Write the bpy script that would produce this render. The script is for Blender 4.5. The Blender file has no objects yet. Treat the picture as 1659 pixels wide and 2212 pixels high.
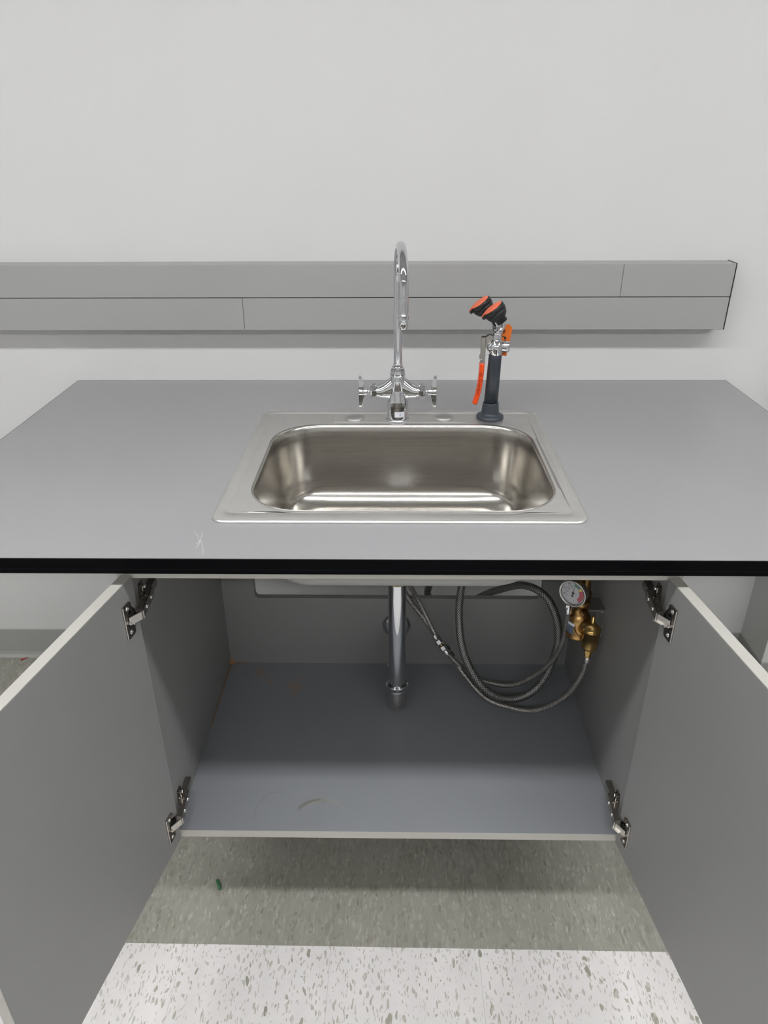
import bpy, bmesh, math, random
from mathutils import Vector, Matrix
R = math.radians
PI = math.pi
random.seed(4)
S = bpy.context.scene
COL = S.collection

# ---------------------------------------------------------------- camera
cam = bpy.data.objects.new('camera', bpy.data.cameras.new('camera'))
COL.objects.link(cam)
cr = Vector((0.99986592, 0.01562856, -0.0048877))
cu = Vector((-0.00281539, 0.45811242, 0.8888898))
cf = Vector((-0.01613119, 0.88875686, -0.458095))
M4 = Matrix((( cr.x, cu.x, -cf.x, -0.00136), (cr.y, cu.y, -cf.y, -1.87753), (cr.z, cu.z, -cf.z, 1.49469), (0, 0, 0, 1)))
cam.matrix_world = M4
cam.data.sensor_fit = 'VERTICAL'
cam.data.sensor_height = 36.0
cam.data.lens = 1574.5 / 2212 * 36.0
cam.data.clip_start = 0.02
S.camera = cam

# ---------------------------------------------------------------- world, exposure
W = bpy.data.worlds.new('world'); S.world = W; W.use_nodes = True
W.node_tree.nodes['Background'].inputs[0].default_value = (0.9, 0.95, 1, 1)
W.node_tree.nodes['Background'].inputs[1].default_value = 0.3
S.view_settings.view_transform = 'Standard'
S.view_settings.look = 'None'
S.view_settings.gamma = 1
S.view_settings.use_curve_mapping = False
S.view_settings.exposure = 0.13
LAMP = 24.5          # emission of the lamps nearest the sink
LAMP_FAR = 24.0      # emission of the row further back

def lin(c):
    return tuple(((v / 255) / 12.92 if v <= 10 else (((v / 255) + .055) / 1.055) ** 2.4) for v in c) + (1,)

# ---------------------------------------------------------------- materials
def mat(name, col, rough=.5, metal=0, spec=.5, emis=None, estr=0, coat=0):
    m = bpy.data.materials.new(name); m.use_nodes = True
    b = m.node_tree.nodes['Principled BSDF']
    b.inputs['Base Color'].default_value = col if len(col) == 4 else (*col, 1)
    b.inputs['Roughness'].default_value = rough
    b.inputs['Metallic'].default_value = metal
    b.inputs['Specular IOR Level'].default_value = spec
    b.inputs['Coat Weight'].default_value = coat
    if emis:
        b.inputs['Emission Color'].default_value = (*emis, 1); b.inputs['Emission Strength'].default_value = estr
    return m

class NT:
    def __init__(s, m): s.t = m.node_tree; s.b = s.t.nodes['Principled BSDF']
    def n(s, kind, **kw):
        x = s.t.nodes.new(kind)
        for k, v in kw.items(): setattr(x, k, v)
        return x
    def l(s, a, b): s.t.links.new(a, b)
    def put(s, sock, v):
        if isinstance(v, bpy.types.NodeSocket): s.l(v, sock)
        else: sock.default_value = v
    def math(s, op, a, b=0.0, clamp=False):
        x = s.n('ShaderNodeMath', operation=op); x.use_clamp = clamp
        s.put(x.inputs[0], a); s.put(x.inputs[1], b); return x.outputs[0]
    def mix(s, f, a, b):
        x = s.n('ShaderNodeMix', data_type='RGBA')
        s.put(x.inputs[0], f); s.put(x.inputs[6], a); s.put(x.inputs[7], b); return x.outputs[2]
    def pos(s, scale=(1, 1, 1), rot=(0, 0, 0)):
        g = s.n('ShaderNodeNewGeometry'); mp = s.n('ShaderNodeMapping')
        mp.inputs['Scale'].default_value = scale; mp.inputs['Rotation'].default_value = rot
        s.l(g.outputs['Position'], mp.inputs[0]); return mp.outputs[0]
    def noise(s, vec, scale=5, detail=3, rough=.5):
        x = s.n('ShaderNodeTexNoise'); s.l(vec, x.inputs['Vector'])
        x.inputs['Scale'].default_value = scale; x.inputs['Detail'].default_value = detail; x.inputs['Roughness'].default_value = rough
        return x
    def ramp(s, f, lo, hi, a=0.0, b=1.0):
        x = s.n('ShaderNodeMapRange'); s.put(x.inputs[0], f)
        x.inputs[1].default_value = lo; x.inputs[2].default_value = hi; x.inputs[3].default_value = a; x.inputs[4].default_value = b
        return x.outputs[0]
    def bump(s, h, strength=.1, dist=.001):
        x = s.n('ShaderNodeBump'); x.inputs['Strength'].default_value = strength; x.inputs['Distance'].default_value = dist
        s.l(h, x.inputs['Height']); s.l(x.outputs[0], s.b.inputs['Normal'])

def mottled(name, c, rough, amt=.04, scale=6, spec=.5, bump=0, fine=300, speck=None):
    m = mat(name, c, rough, spec=spec); t = NT(m)
    p = t.pos()
    f = t.noise(p, scale, 4).outputs[0]
    lo = tuple(v * (1 - amt) for v in c[:3]) + (1,); hi = tuple(min(1, v * (1 + amt)) for v in c[:3]) + (1,)
    o = t.mix(t.ramp(f, .3, .7), lo, hi)
    if speck:
        v = t.n('ShaderNodeTexVoronoi'); t.l(p, v.inputs['Vector']); v.inputs['Scale'].default_value = speck[0]
        sx = t.n('ShaderNodeSeparateColor'); t.l(v.outputs['Color'], sx.inputs[0])
        k = t.math('MULTIPLY', t.math('LESS_THAN', v.outputs['Distance'], speck[1]), t.math('GREATER_THAN', sx.outputs[0], speck[2]))
        o = t.mix(k, o, speck[3])
    t.l(o, t.b.inputs['Base Color'])
    if bump:
        t.bump(t.noise(p, fine, 2).outputs[0], bump, .0006)
    return m

M = {}
M['wall'] = mottled('painted_wall', lin((211, 211, 210)), .65, .012, 3, .3, .12, 420)
M['ceiling'] = mottled('ceiling_tile', lin((196, 196, 194)), .8, .02, 8, .2)
M['baseboard'] = mottled('vinyl_baseboard', lin((160, 160, 156)), .45, .02, 6)
M['raceway'] = mottled('raceway_enamel', lin((160, 160, 158)), .42, .012, 5, .4)
M['dark_gap'] = mat('dark_gap', lin((24, 26, 28)), .7)
M['counter'] = mottled('counter_laminate', lin((150, 150, 151)), .36, .03, 2.2, .45, .06, 700, (38, .035, .93, lin((95, 92, 88))))
M['counter_edge'] = mat('black_edge_band', (.0022, .0021, .0028), .42, spec=.04)
M['core'] = mottled('board_underside', lin((120, 118, 112)), .8, .06, 30)
M['melamine'] = mottled('grey_melamine', lin((138, 138, 137)), .42, .02, 4, .4)
M['edge'] = mottled('light_edge_band', lin((180, 178, 171)), .45, .02, 20, .4)
M['chrome'] = mat('chrome', (.66, .67, .69), .04, 1)
M['satin'] = mat('satin_steel', (.62, .61, .59), .28, 1)
M['nickel'] = mat('dark_nickel', (.36, .33, .30), .2, 1)
M['channel'] = mat('channel_steel', (.44, .42, .39), .33, 1)
M['nickel_link'] = mat('pale_nickel', (.75, .72, .68), .32, 1)
M['screw'] = mat('screw_steel', (.8, .8, .8), .18, 1)
M['brass'] = mat('brass', (.62, .41, .15), .24, 1)
M['bronze'] = mottled('bronze', (.42, .26, .10, 1), .3, .2, 60)
M['bronze'].node_tree.nodes['Principled BSDF'].inputs['Metallic'].default_value = 1
M['black_rubber'] = mat('black_rubber', lin((26, 27, 29)), .45)
M['slate'] = mat('slate_plastic', lin((52, 58, 66)), .42)
M['orange_cap'] = mat('orange_cap', lin((236, 108, 66)), .4)
M['orange_grip'] = mat('orange_grip', lin((240, 78, 18)), .28, coat=.3)
M['orange_tag'] = mat('orange_tag', lin((224, 112, 28)), .5)
M['brown_patch'] = mat('brown_patch', lin((120, 66, 34)), .6)
M['white_label'] = mat('white_label', lin((225, 228, 235)), .45)
M['print'] = mat('dark_print', lin((40, 40, 44)), .6)
M['print_red'] = mat('grip_print', lin((120, 40, 14)), .6)
M['blue_label'] = mat('blue_grey_label', lin((96, 112, 130)), .5)
M['dial'] = mat('dial_white', lin((214, 216, 222)), .5)
M['d_green'] = mat('dial_green', lin((38, 120, 92)), .5)
M['d_blue'] = mat('dial_blue', lin((40, 92, 140)), .5)
M['d_yellow'] = mat('dial_yellow', lin((226, 196, 40)), .5)
M['d_red'] = mat('dial_red', lin((200, 46, 66)), .5)
M['glue'] = mottled('amber_glue', lin((150, 108, 58)), .5, .2, 60)
M['green_bit'] = mat('green_plastic', lin((52, 110, 74)), .5)
M['red_bit'] = mat('red_plastic', lin((176, 40, 46)), .5)
M['scratch'] = mat('chalky_scratch', lin((208, 208, 206)), .8)
M['pinhole'] = mat('pin_hole', lin((176, 160, 128)), .8)
M['lamp'] = mat('lamp_diffuser', (1, 1, 1), .6, emis=(.985, .99, 1), estr=LAMP)
M['lamp_far'] = mat('lamp_diffuser_far', (1, 1, 1), .6, emis=(.985, .99, 1), estr=LAMP_FAR)
M['lamp_frame'] = mat('lamp_frame', lin((215, 215, 212)), .5)

g = mat('gauge_glass', (1, 1, 1), .02); g.node_tree.nodes['Principled BSDF'].inputs['Transmission Weight'].default_value = 1
g.node_tree.nodes['Principled BSDF'].inputs['IOR'].default_value = 1.45
M['glass'] = g

# brushed steel
def steel(name, c, r0, r1, scale, blotch, bmp=.05):
    m = mat(name, c, r0, 1); t = NT(m)
    p = t.pos(scale); f = t.noise(p, 1, 3, .6).outputs[0]
    q = t.noise(t.pos(), 9, 5, .6).outputs[0]
    rr_ = t.math('ADD', t.ramp(f, .3, .7, r0, r1), t.ramp(q, .35, .65, 0, blotch))
    t.l(rr_, t.b.inputs['Roughness'])
    lo = tuple(v * .93 for v in c) + (1,)
    t.l(t.mix(t.ramp(q, .35, .65), (*c, 1), lo), t.b.inputs['Base Color'])
    t.bump(f, bmp, .0004)
    return m
M['sink_deck'] = steel('brushed_deck', (.80, .79, .77), .32, .42, (14, 700, 14), .08, .04)
M['sink_bowl'] = steel('brushed_bowl', (.56, .54, .505), .19, .23, (5, 5, 260), .03, .015)
M['sink_under'] = mat('sink_underside', lin((170, 170, 166)), .6)
M['cover'] = steel('brushed_cover', (.62, .61, .6), .3, .36, (300, 20, 20), .03, .02)

# melamine with dried smears (bottom panel of the cabinet)
def smeared():
    m = mat('stained_melamine', lin((136, 138, 142)), .38, spec=.45); t = NT(m)
    geo = t.n('ShaderNodeNewGeometry'); sp = t.n('ShaderNodeSeparateXYZ'); t.l(geo.outputs['Position'], sp.inputs[0])
    X, Y = sp.outputs[0], sp.outputs[1]
    nz = t.noise(t.pos((1, 1, 1)), 22, 4).outputs[0]
    base = t.mix(t.ramp(t.noise(t.pos(), 4, 3).outputs[0], .3, .7), lin((134, 136, 140)), lin((140, 142, 146)))
    def ring(cx, cy, r, w, a0):      # crescent of a ring
        dx = t.math('SUBTRACT', X, cx); dy = t.math('SUBTRACT', Y, cy)
        d = t.math('SQRT', t.math('ADD', t.math('MULTIPLY', dx, dx), t.math('MULTIPLY', dy, dy)))
        d = t.math('ADD', d, t.ramp(nz, 0, 1, -.012, .012))
        e = t.math('ABSOLUTE', t.math('SUBTRACT', d, r))
        k = t.ramp(e, w, w * .4, 0, 1)
        an = t.math('ARCTAN2', dy, dx)
        c = t.math('COSINE', t.math('SUBTRACT', an, a0))
        return t.math('MULTIPLY', k, t.ramp(c, .35, .8, 0, 1))
    def blob(cx, cy, rx, ry):
        dx = t.math('DIVIDE', t.math('SUBTRACT', X, cx), rx); dy = t.math('DIVIDE', t.math('SUBTRACT', Y, cy), ry)
        d = t.math('SQRT', t.math('ADD', t.math('MULTIPLY', dx, dx), t.math('MULTIPLY', dy, dy)))
        k = t.math('MULTIPLY', t.ramp(d, 1, .6, 0, 1), t.ramp(nz, .5, .58, 0, 1))
        return k
    o = base
    o = t.mix(t.math('MULTIPLY', ring(-.165, -.835, .032, .006, 2.0), .75), o, lin((112, 108, 98)))
    o = t.mix(t.math('MULTIPLY', ring(-.15, -.85, .045, .004, 1.5), .5), o, lin((150, 146, 134)))
    o = t.mix(t.math('MULTIPLY', ring(-.235, -.83, .050, .003, 2.6), .4), o, lin((122, 120, 112)))
    o = t.mix(t.math('MULTIPLY', blob(-.28, -.45, .055, .05), .45), o, lin((168, 138, 100)))
    o = t.mix(t.math('MULTIPLY', blob(-.345, -.40, .03, .03), .35), o, lin((160, 132, 96)))
    t.l(o, t.b.inputs['Base Color'])
    return m
M['stained'] = smeared()

# braided hose, uses UV (u along in metres, v around)
def braid(name, dark, light, kv, ku, rough=.35):
    m = mat(name, dark, rough, .85); t = NT(m)
    uv = t.n('ShaderNodeUVMap'); sp = t.n('ShaderNodeSeparateXYZ'); t.l(uv.outputs[0], sp.inputs[0])
    U, V = sp.outputs[0], sp.outputs[1]
    a = t.math('SINE', t.math('ADD', t.math('MULTIPLY', U, ku), t.math('MULTIPLY', V, kv * 2 * PI)))
    b = t.math('SINE', t.math('SUBTRACT', t.math('MULTIPLY', U, ku), t.math('MULTIPLY', V, kv * 2 * PI)))
    k = t.ramp(t.math('MAXIMUM', a, b), .35, .95, 0, 1)
    t.l(t.mix(k, (*dark, 1), (*light, 1)), t.b.inputs['Base Color'])
    t.bump(k, .5, .0006)
    return m
M['braid'] = braid('steel_braid', (.10, .095, .09), (.62, .6, .57), 7, 1500)
M['braid_big'] = braid('grey_braid', (.07, .07, .07), (.42, .42, .41), 9, 1100, .45)

# speckled vinyl floor tiles
def floor_mat():
    m = mat('speckled_tile', (.6, .6, .6), .32, spec=.45); t = NT(m)
    geo = t.n('ShaderNodeNewGeometry')
    sp = t.n('ShaderNodeSeparateXYZ'); t.l(geo.outputs['Position'], sp.inputs[0])
    X, Y = sp.outputs[0], sp.outputs[1]
    Y = t.math('ADD', Y, t.math('MULTIPLY', X, .0045))
    yy = t.math('ADD', Y, .9476)
    band = t.math('MULTIPLY', t.math('GREATER_THAN', yy, 0), t.math('LESS_THAN', yy, 1.5))
    wx = t.noise(t.pos((1, .35, 1)), 60, 2)
    def chips(sx, sy, off, dens, size, seed_rot):
        mp = t.n('ShaderNodeMapping'); mp.inputs['Scale'].default_value = (sx, sy, 1); mp.inputs['Location'].default_value = (off, off * .7, 0)
        mp.inputs['Rotation'].default_value = (0, 0, seed_rot)
        add = t.n('ShaderNodeVectorMath', operation='MULTIPLY_ADD'); t.l(wx.outputs['Color'], add.inputs[0])
        add.inputs[1].default_value = (.022, .030, 0); t.l(geo.outputs['Position'], add.inputs[2])
        t.l(add.outputs[0], mp.inputs[0])
        v = t.n('ShaderNodeTexVoronoi'); t.l(mp.outputs[0], v.inputs['Vector']); v.inputs['Scale'].default_value = 1
        v.voronoi_dimensions = '2D'
        sc = t.n('ShaderNodeSeparateColor'); t.l(v.outputs['Color'], sc.inputs[0])
        r = t.math('MULTIPLY', sc.outputs[2], size)
        k = t.math('MULTIPLY', t.math('LESS_THAN', v.outputs['Distance'], r), t.math('GREATER_THAN', sc.outputs[0], 1 - dens))
        return k, sc.outputs[1]
    k1, r1 = chips(150, 42, 0, .46, .33, .12)
    k2, r2 = chips(240, 74, 3.3, .46, .40, -.18)
    k3, r3 = chips(85, 34, 7.1, .08, .36, .0)
    cloud = t.noise(t.pos((1, .5, 1)), 18, 4).outputs[0]
    w = t.mix(t.ramp(cloud, .35, .65), lin((224, 221, 219)), lin((232, 229, 227)))
    chipc = t.mix(r1, lin((174, 171, 158)), lin((206, 204, 197)))
    chipc2 = t.mix(r2, lin((178, 173, 160)), lin((208, 204, 200)))
    w = t.mix(k3, w, t.mix(r3, lin((176, 172, 158)), lin((150, 148, 136))))
    w = t.mix(k2, w, chipc2); w = t.mix(k1, w, chipc)
    # green-grey tile: dense overlapping chips
    h1, q1 = chips(170, 44, 11.0, .75, .75, .08)
    h2, q2 = chips(230, 60, 17.0, .60, .55, -.1)
    h3, q3 = chips(110, 30, 23.0, .5, .6, .0)
    gr = t.mix(t.ramp(cloud, .35, .65), lin((150, 149, 138)), lin((156, 155, 145)))
    gr = t.mix(t.math('MULTIPLY', h3, .6), gr, t.mix(q3, lin((138, 137, 125)), lin((168, 167, 157))))
    gr = t.mix(t.math('MULTIPLY', h1, .6), gr, t.mix(q1, lin((132, 130, 118)), lin((174, 172, 162))))
    gr = t.mix(t.math('MULTIPLY', h2, .75), gr, t.mix(q2, lin((126, 122, 110)), lin((184, 182, 172))))
    o = t.mix(band, w, gr)
    # seams
    fx = t.math('FRACT', t.math('DIVIDE', t.math('ADD', t.math('ADD', X, .1739), 30.48), .3052))
    fy = t.math('FRACT', t.math('DIVIDE', t.math('ADD', yy, 30.672), .30672))
    s1 = t.math('LESS_THAN', fx, .0026); s2 = t.math('LESS_THAN', fy, .0026)
    o = t.mix(t.math('MULTIPLY', t.math('MAXIMUM', s1, s2), .45), o, lin((120, 116, 108)))
    t.l(o, t.b.inputs['Base Color'])
    t.l(t.ramp(cloud, .3, .7, .30, .42), t.b.inputs['Roughness'])
    return m
M['floor'] = floor_mat()

# ---------------------------------------------------------------- mesh builder
def frame(axis):
    a = Vector(axis).normalized()
    h = Vector((0, 0, 1)) if abs(a.z) < .9 else Vector((1, 0, 0))
    u = a.cross(h).normalized(); v = a.cross(u).normalized()
    return a, u, v

class MB:
    def __init__(s):
        s.bm = bmesh.new(); s.uv = s.bm.loops.layers.uv.new('UVMap'); s.mats = []; s.cur = 0
    def m(s, key):
        if key not in s.mats: s.mats.append(key)
        s.cur = s.mats.index(key); return s
    def face(s, vs, smooth=False):
        try: f = s.bm.faces.new(vs)
        except ValueError: return None
        f.material_index = s.cur; f.smooth = smooth; return f
    def box(s, lo, hi, bev=0, seg=2, X=None):
        t = bmesh.new()
        bmesh.ops.create_cube(t, size=1)
        for v in t.verts:
            v.co = Vector((lo[i] + (v.co[i] + .5) * (hi[i] - lo[i]) for i in range(3)))
        if bev: bmesh.ops.bevel(t, geom=t.edges[:], offset=bev, segments=seg, affect='EDGES', profile=.5)
        s.take(t, X, False); return s
    def take(s, t, X=None, smooth=False):
        mp = {}
        for v in t.verts: mp[v] = s.bm.verts.new(X @ v.co if X else v.co)
        for f in t.faces: s.face([mp[v] for v in f.verts], smooth)
        t.free()
    def loft(s, rings, cap0=False, cap1=False, smooth=True, closed=True):
        R_ = [[s.bm.verts.new(p) for p in r] for r in rings]
        for a, b in zip(R_, R_[1:]):
            n = len(a)
            for i in range(n if closed else n - 1):
                j = (i + 1) % n
                s.face([a[i], a[j], b[j], b[i]], smooth)
        if cap0: s.face(list(reversed(R_[0])))
        if cap1: s.face(R_[-1])
        return s
    def lathe(s, o, axis, prof, n=32, caps=True, smooth=True, flat=None, phase=0):
        """prof: list of (t, r); repeated points make creases"""
        a, u, v = frame(axis); o = Vector(o)
        rings = []
        for t, r in prof:
            rings.append([o + a * t + (u * math.cos(2 * PI * i / n + phase) + v * math.sin(2 * PI * i / n + phase)) * max(r, 1e-5) for i in range(n)])
        s.loft(rings, caps, caps, smooth); return s
    def hexn(s, o, axis, h, r, ch=.12, phase=0):
        s.lathe(o, axis, [(0, r * (1 - ch)), (h * .12, r), (h * .88, r), (h, r * (1 - ch))], 6, True, False, phase=phase); return s
    def tube(s, pts, r, n=12, caps=True, sub=6, smooth=True):
        P = catmull([Vector(p) for p in pts], sub) if sub > 1 else [Vector(p) for p in pts]
        rad = r if callable(r) else (lambda t: r)
        T = [(P[min(i + 1, len(P) - 1)] - P[max(i - 1, 0)]).normalized() for i in range(len(P))]
        _, u, v = frame(T[0]); rings = []; L = 0; Ls = []
        for i, p in enumerate(P):
            if i:
                L += (p - P[i - 1]).length
                u = (u - T[i] * u.dot(T[i])).normalized()
            v = T[i].cross(u)
            k = rad(i / (len(P) - 1))
            rings.append([s.bm.verts.new(p + (u * math.cos(2 * PI * j / n) + v * math.sin(2 * PI * j / n)) * k) for j in range(n)]); Ls.append(L)
        for i in range(len(P) - 1):
            for j in range(n):
                q = (j + 1) % n
                f = s.face([rings[i][j], rings[i][q], rings[i + 1][q], rings[i + 1][j]], smooth)
                if f:
                    for lp, (a_, b_) in zip(f.loops, ((Ls[i], j), (Ls[i], j + 1), (Ls[i + 1], j + 1), (Ls[i + 1], j))):
                        lp[s.uv].uv = (a_, b_ / n)
        if caps: s.face(list(reversed(rings[0]))); s.face(rings[-1])
        return s
    def prism(s, pts, off, smooth=False):
        """closed polygon pts (3D) extruded by vector off"""
        off = Vector(off)
        a = [s.bm.verts.new(p) for p in pts]; b = [s.bm.verts.new(Vector(p) + off) for p in pts]
        n = len(a)
        for i in range(n): s.face([a[i], a[(i + 1) % n], b[(i + 1) % n], b[i]], smooth)
        s.face(list(reversed(a))); s.face(b); return s

def catmull(P, sub):
    if len(P) < 3: return P
    out = []
    Q = [P[0] * 2 - P[1]] + P + [P[-1] * 2 - P[-2]]
    for i in range(1, len(Q) - 2):
        a, b, c, d = Q[i - 1:i + 3]
        for k in range(sub):
            t = k / sub
            out.append(.5 * ((2 * b) + (c - a) * t + (2 * a - 5 * b + 4 * c - d) * t * t + (3 * b - a - 3 * c + d) * t ** 3))
    out.append(P[-1]); return out

def worldloc(o):
    v = Vector((0, 0, 0))
    while o: v += o.location; o = o.parent
    return v

def finish(name, mb, key, parent=None, loc=None, normals=True):
    if mb.mats == []: mb.mats = [key]
    me = bpy.data.meshes.new(name)
    bmesh.ops.remove_doubles(mb.bm, verts=mb.bm.verts, dist=1e-6)
    if normals: bmesh.ops.recalc_face_normals(mb.bm, faces=mb.bm.faces)
    if loc is None:
        if parent is not None: loc = worldloc(parent)
        else:
            xs = [v.co for v in mb.bm.verts]
            loc = Vector(((min(v.x for v in xs) + max(v.x for v in xs)) / 2, (min(v.y for v in xs) + max(v.y for v in xs)) / 2, min(v.z for v in xs)))
    for v in mb.bm.verts: v.co -= Vector(loc)
    mb.bm.to_mesh(me); mb.bm.free()
    for k in mb.mats: me.materials.append(M[k])
    o = bpy.data.objects.new(name, me); COL.objects.link(o)
    if parent is not None:
        o.parent = parent; o.location = Vector(loc) - worldloc(parent)
    else: o.location = loc
    return o

def tag(o, label=None, cat=None, group=None, kind=None):
    if label: o['label'] = label
    if cat: o['category'] = cat
    if group: o['group'] = group
    if kind: o['kind'] = kind
    return o

def thing(name, label, cat, loc, group=None):
    o = bpy.data.objects.new(name, None); COL.objects.link(o); o.location = loc
    o.empty_display_size = .02
    return tag(o, label, cat, group)

def struct(name, mb, key, label=None):
    o = finish(name, mb, key); o['kind'] = 'structure'
    if label: o['label'] = label
    return o

def text_mesh(body, size, key, X, name, parent, ext=.0001, align='CENTER'):
    c = bpy.data.curves.new(name, 'FONT'); c.body = body; c.size = size; c.extrude = ext
    c.align_x = align; c.align_y = 'CENTER'
    tmp = bpy.data.objects.new(name, c); COL.objects.link(tmp)
    dg = bpy.context.evaluated_depsgraph_get()
    me = bpy.data.meshes.new_from_object(tmp.evaluated_get(dg))
    bpy.data.objects.remove(tmp); bpy.data.curves.remove(c)
    me.name = name
    pl = worldloc(parent)
    me.transform(Matrix.Translation(-pl) @ X)
    me.materials.clear(); me.materials.append(M[key])
    o = bpy.data.objects.new(name, me); COL.objects.link(o); o.parent = parent
    return o

def basis(o, x, y, z):
    x, y, z = Vector(x).normalized(), Vector(y).normalized(), Vector(z).normalized()
    o = Vector(o)
    return Matrix(((x.x, y.x, z.x, o.x), (x.y, y.y, z.y, o.y), (x.z, y.z, z.z, o.z), (0, 0, 0, 1)))

# ================================================================ THE ROOM
CZ = 2.75
X0, X1, Y0 = -3.4, 4.2, -5.6
struct('floor', MB().box((X0 - .1, Y0 - .1, -.1), (X1 + .1, .1, 0)), 'floor', 'vinyl tile floor, white speckled tiles with a grey-green band along the wall')
struct('wall_back', MB().box((X0 - .1, 0, 0), (X1 + .1, .1, CZ)), 'wall', 'plain white painted wall behind the sink counter')
struct('wall_left', MB().box((X0 - .1, Y0, 0), (X0, 0, CZ)), 'wall', 'white painted wall on the left')
# the right wall steps forward beside the counter
struct('wall_right', MB().box((1.083, -.145, 0), (1.75, 0, CZ)).box((X1, Y0, 0), (X1 + .1, 0, CZ)), 'wall', 'white painted wall on the right with its jutting pier')
struct('wall_front', MB().box((X0 - .1, Y0 - .1, 0), (X1 + .1, Y0, CZ)), 'wall', 'white painted wall behind the camera')
struct('ceiling', MB().box((X0 - .1, Y0 - .1, CZ), (X1 + .1, .1, CZ + .1)), 'ceiling', 'white ceiling of the room')
def base_prof(x0, x1):   # coved base along the back wall
    pr_ = [(0, .105), (-.002, .105), (-.0034, .1035), (-.0034, .018), (-.006, .008), (-.012, .002), (-.014, 0), (0, 0)]
    return MB().prism([(x0, y, z) for y, z in pr_], (x1 - x0, 0, 0))
struct('baseboard_back', base_prof(X0, 1.0796), 'baseboard', 'grey vinyl cove base along the back wall')
b = MB()
b.prism([(1.083 - q, 0, z) for q, z in [(0, .105), (.002, .105), (.0034, .1035), (.0034, .018), (.006, .008), (.012, .002), (.014, 0), (0, 0)]], (0, -.1485, 0))
b.prism([(1.0796, -.145 - q, z) for q, z in [(0, .105), (.002, .105), (.0034, .1035), (.0034, .018), (.006, .008), (.012, .002), (.014, 0), (0, 0)]], (.67, 0, 0))
struct('baseboard_right', b, 'baseboard', 'grey vinyl cove base round the jutting right wall')

# ---- ceiling lamps: two rows of long linear fittings
def ceiling_lamp(xc, yc, ln, w, key, label):
    t = thing('ceiling_light', label, 'ceiling light', (xc, yc, CZ - .05), 'linear ceiling lights')
    fr = MB()
    z0, z1 = CZ - .05, CZ
    for a in (-1, 1):
        fr.box((xc - ln / 2, yc + a * (w / 2) - .01, z0), (xc + ln / 2, yc + a * (w / 2) + .01, z1))
        fr.box((xc + a * ln / 2 - .01, yc - w / 2, z0), (xc + a * ln / 2 + .01, yc + w / 2, z1))
    finish('frame', fr, 'lamp_frame', t)
    finish('diffuser', MB().box((xc - ln / 2 + .01, yc - w / 2 + .01, z0 + .008), (xc + ln / 2 - .01, yc + w / 2 - .01, z0 + .014)), key, t)
for xc, w_ in ((-1.25, 'on the left above the sink'), (1.3, 'on the right above the sink')):
    ceiling_lamp(xc, -1.5, 2.45, .19, 'lamp', 'long linear ceiling light ' + w_)
for xc, w_ in ((-1.25, 'on the left of the far row behind the camera'), (1.3, 'on the right of the far row behind the camera')):
    ceiling_lamp(xc, -3.7, 2.45, .19, 'lamp_far', 'long linear ceiling light ' + w_)

# ================================================================ RACEWAY on the wall
RY, RB, RM, RT, RR = -.0542, 1.0657, 1.1443, 1.2222, .8072
rw = thing('wall_raceway', 'long grey two-channel metal raceway fixed to the white wall above the counter', 'cable raceway', (-.6, 0, RB))
finish('back_box', MB().box((X0 + .4, RY + .004, RB + .003), (RR - .001, -.0002, RT - .003)), 'dark_gap', rw)
def cover(x0, x1, z0, z1):
    finish('cover_panel', MB().box((x0, RY, z0), (x1, RY + .003, z1), .0006, 1), 'raceway', rw)
cover(X0 + .4, .5416, RM + .0009, RT); cover(.5424, RR, RM + .0009, RT)
cover(X0 + .4, -.3804, RB, RM - .0009); cover(-.3795, RR, RB, RM - .0009)
finish('top_flange', MB().box((X0 + .4, RY + .0025, RT - .003), (RR, -.0001, RT - .0004)), 'raceway', rw)
finish('bottom_flange', MB().box((X0 + .4, RY + .0025, RB + .0004), (RR, -.0001, RB + .003)), 'raceway', rw)
e = finish('end_cap', MB().box((RR + .0004, RY - .0006, RB - .0003), (RR + .0022, -.0001, RT + .0006)), 'dark_gap', rw)  # near-black colour stands in for the shading along the cap edge
e['label'] = 'thin end cap, coloured dark for its shaded edge'

# ================================================================ COUNTERTOP
H = .9209; T = .0266; CL, CR, CF = -.8478, .8634, -.9218
SX0, SX1, SY0, SY1 = -.300, .309, -.795, -.262      # cut-out
ct = thing('countertop', 'grey laminate countertop with a black front edge, holding the steel sink', 'countertop', (0, -.46, H - T))
def frame_slab(mb, z0, z1, key, ky2=None):
    o = [(CL, CF), (CR, CF), (CR, -.0005), (CL, -.0005)]; i = [(SX0, SY0), (SX1, SY0), (SX1, SY1), (SX0, SY1)]
    mb.m(key)
    V = {}
    for z in (z0, z1):
        V['o', z] = [mb.bm.verts.new((x, y, z)) for x, y in o]; V['i', z] = [mb.bm.verts.new((x, y, z)) for x, y in i]
    for k in range(4):
        j = (k + 1) % 4
        mb.m(key)
        mb.face([V['o', z1][k], V['o', z1][j], V['i', z1][j], V['i', z1][k]])
        mb.m(ky2 or key)
        mb.face([V['o', z0][k], V['o', z0][j], V['i', z0][j], V['i', z0][k]])
        mb.face([V['o', z0][k], V['o', z0][j], V['o', z1][j], V['o', z1][k]])
        mb.face([V['i', z0][k], V['i', z0][j], V['i', z1][j], V['i', z1][k]])
    return mb
finish('top', frame_slab(MB(), H - T, H, 'counter', 'core'), 'counter', ct)
eb = MB().box((CL - .0015, CF - .002, H - T), (CR + .0015, CF, H - .0003), .0005, 1).box((CL - .0015, CF - .0026, H - T), (CR + .0015, CF - .001, H - T + .0085), .0006, 1)
for xa, xb in ((CL - .0015, CL), (CR, CR + .0015)): eb.box((xa, CF, H - T), (xb, -.001, H - .0003))
o = finish('edge_band', eb, 'counter_edge', ct); o['label'] = 'black edge band'
sc = MB()
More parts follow.
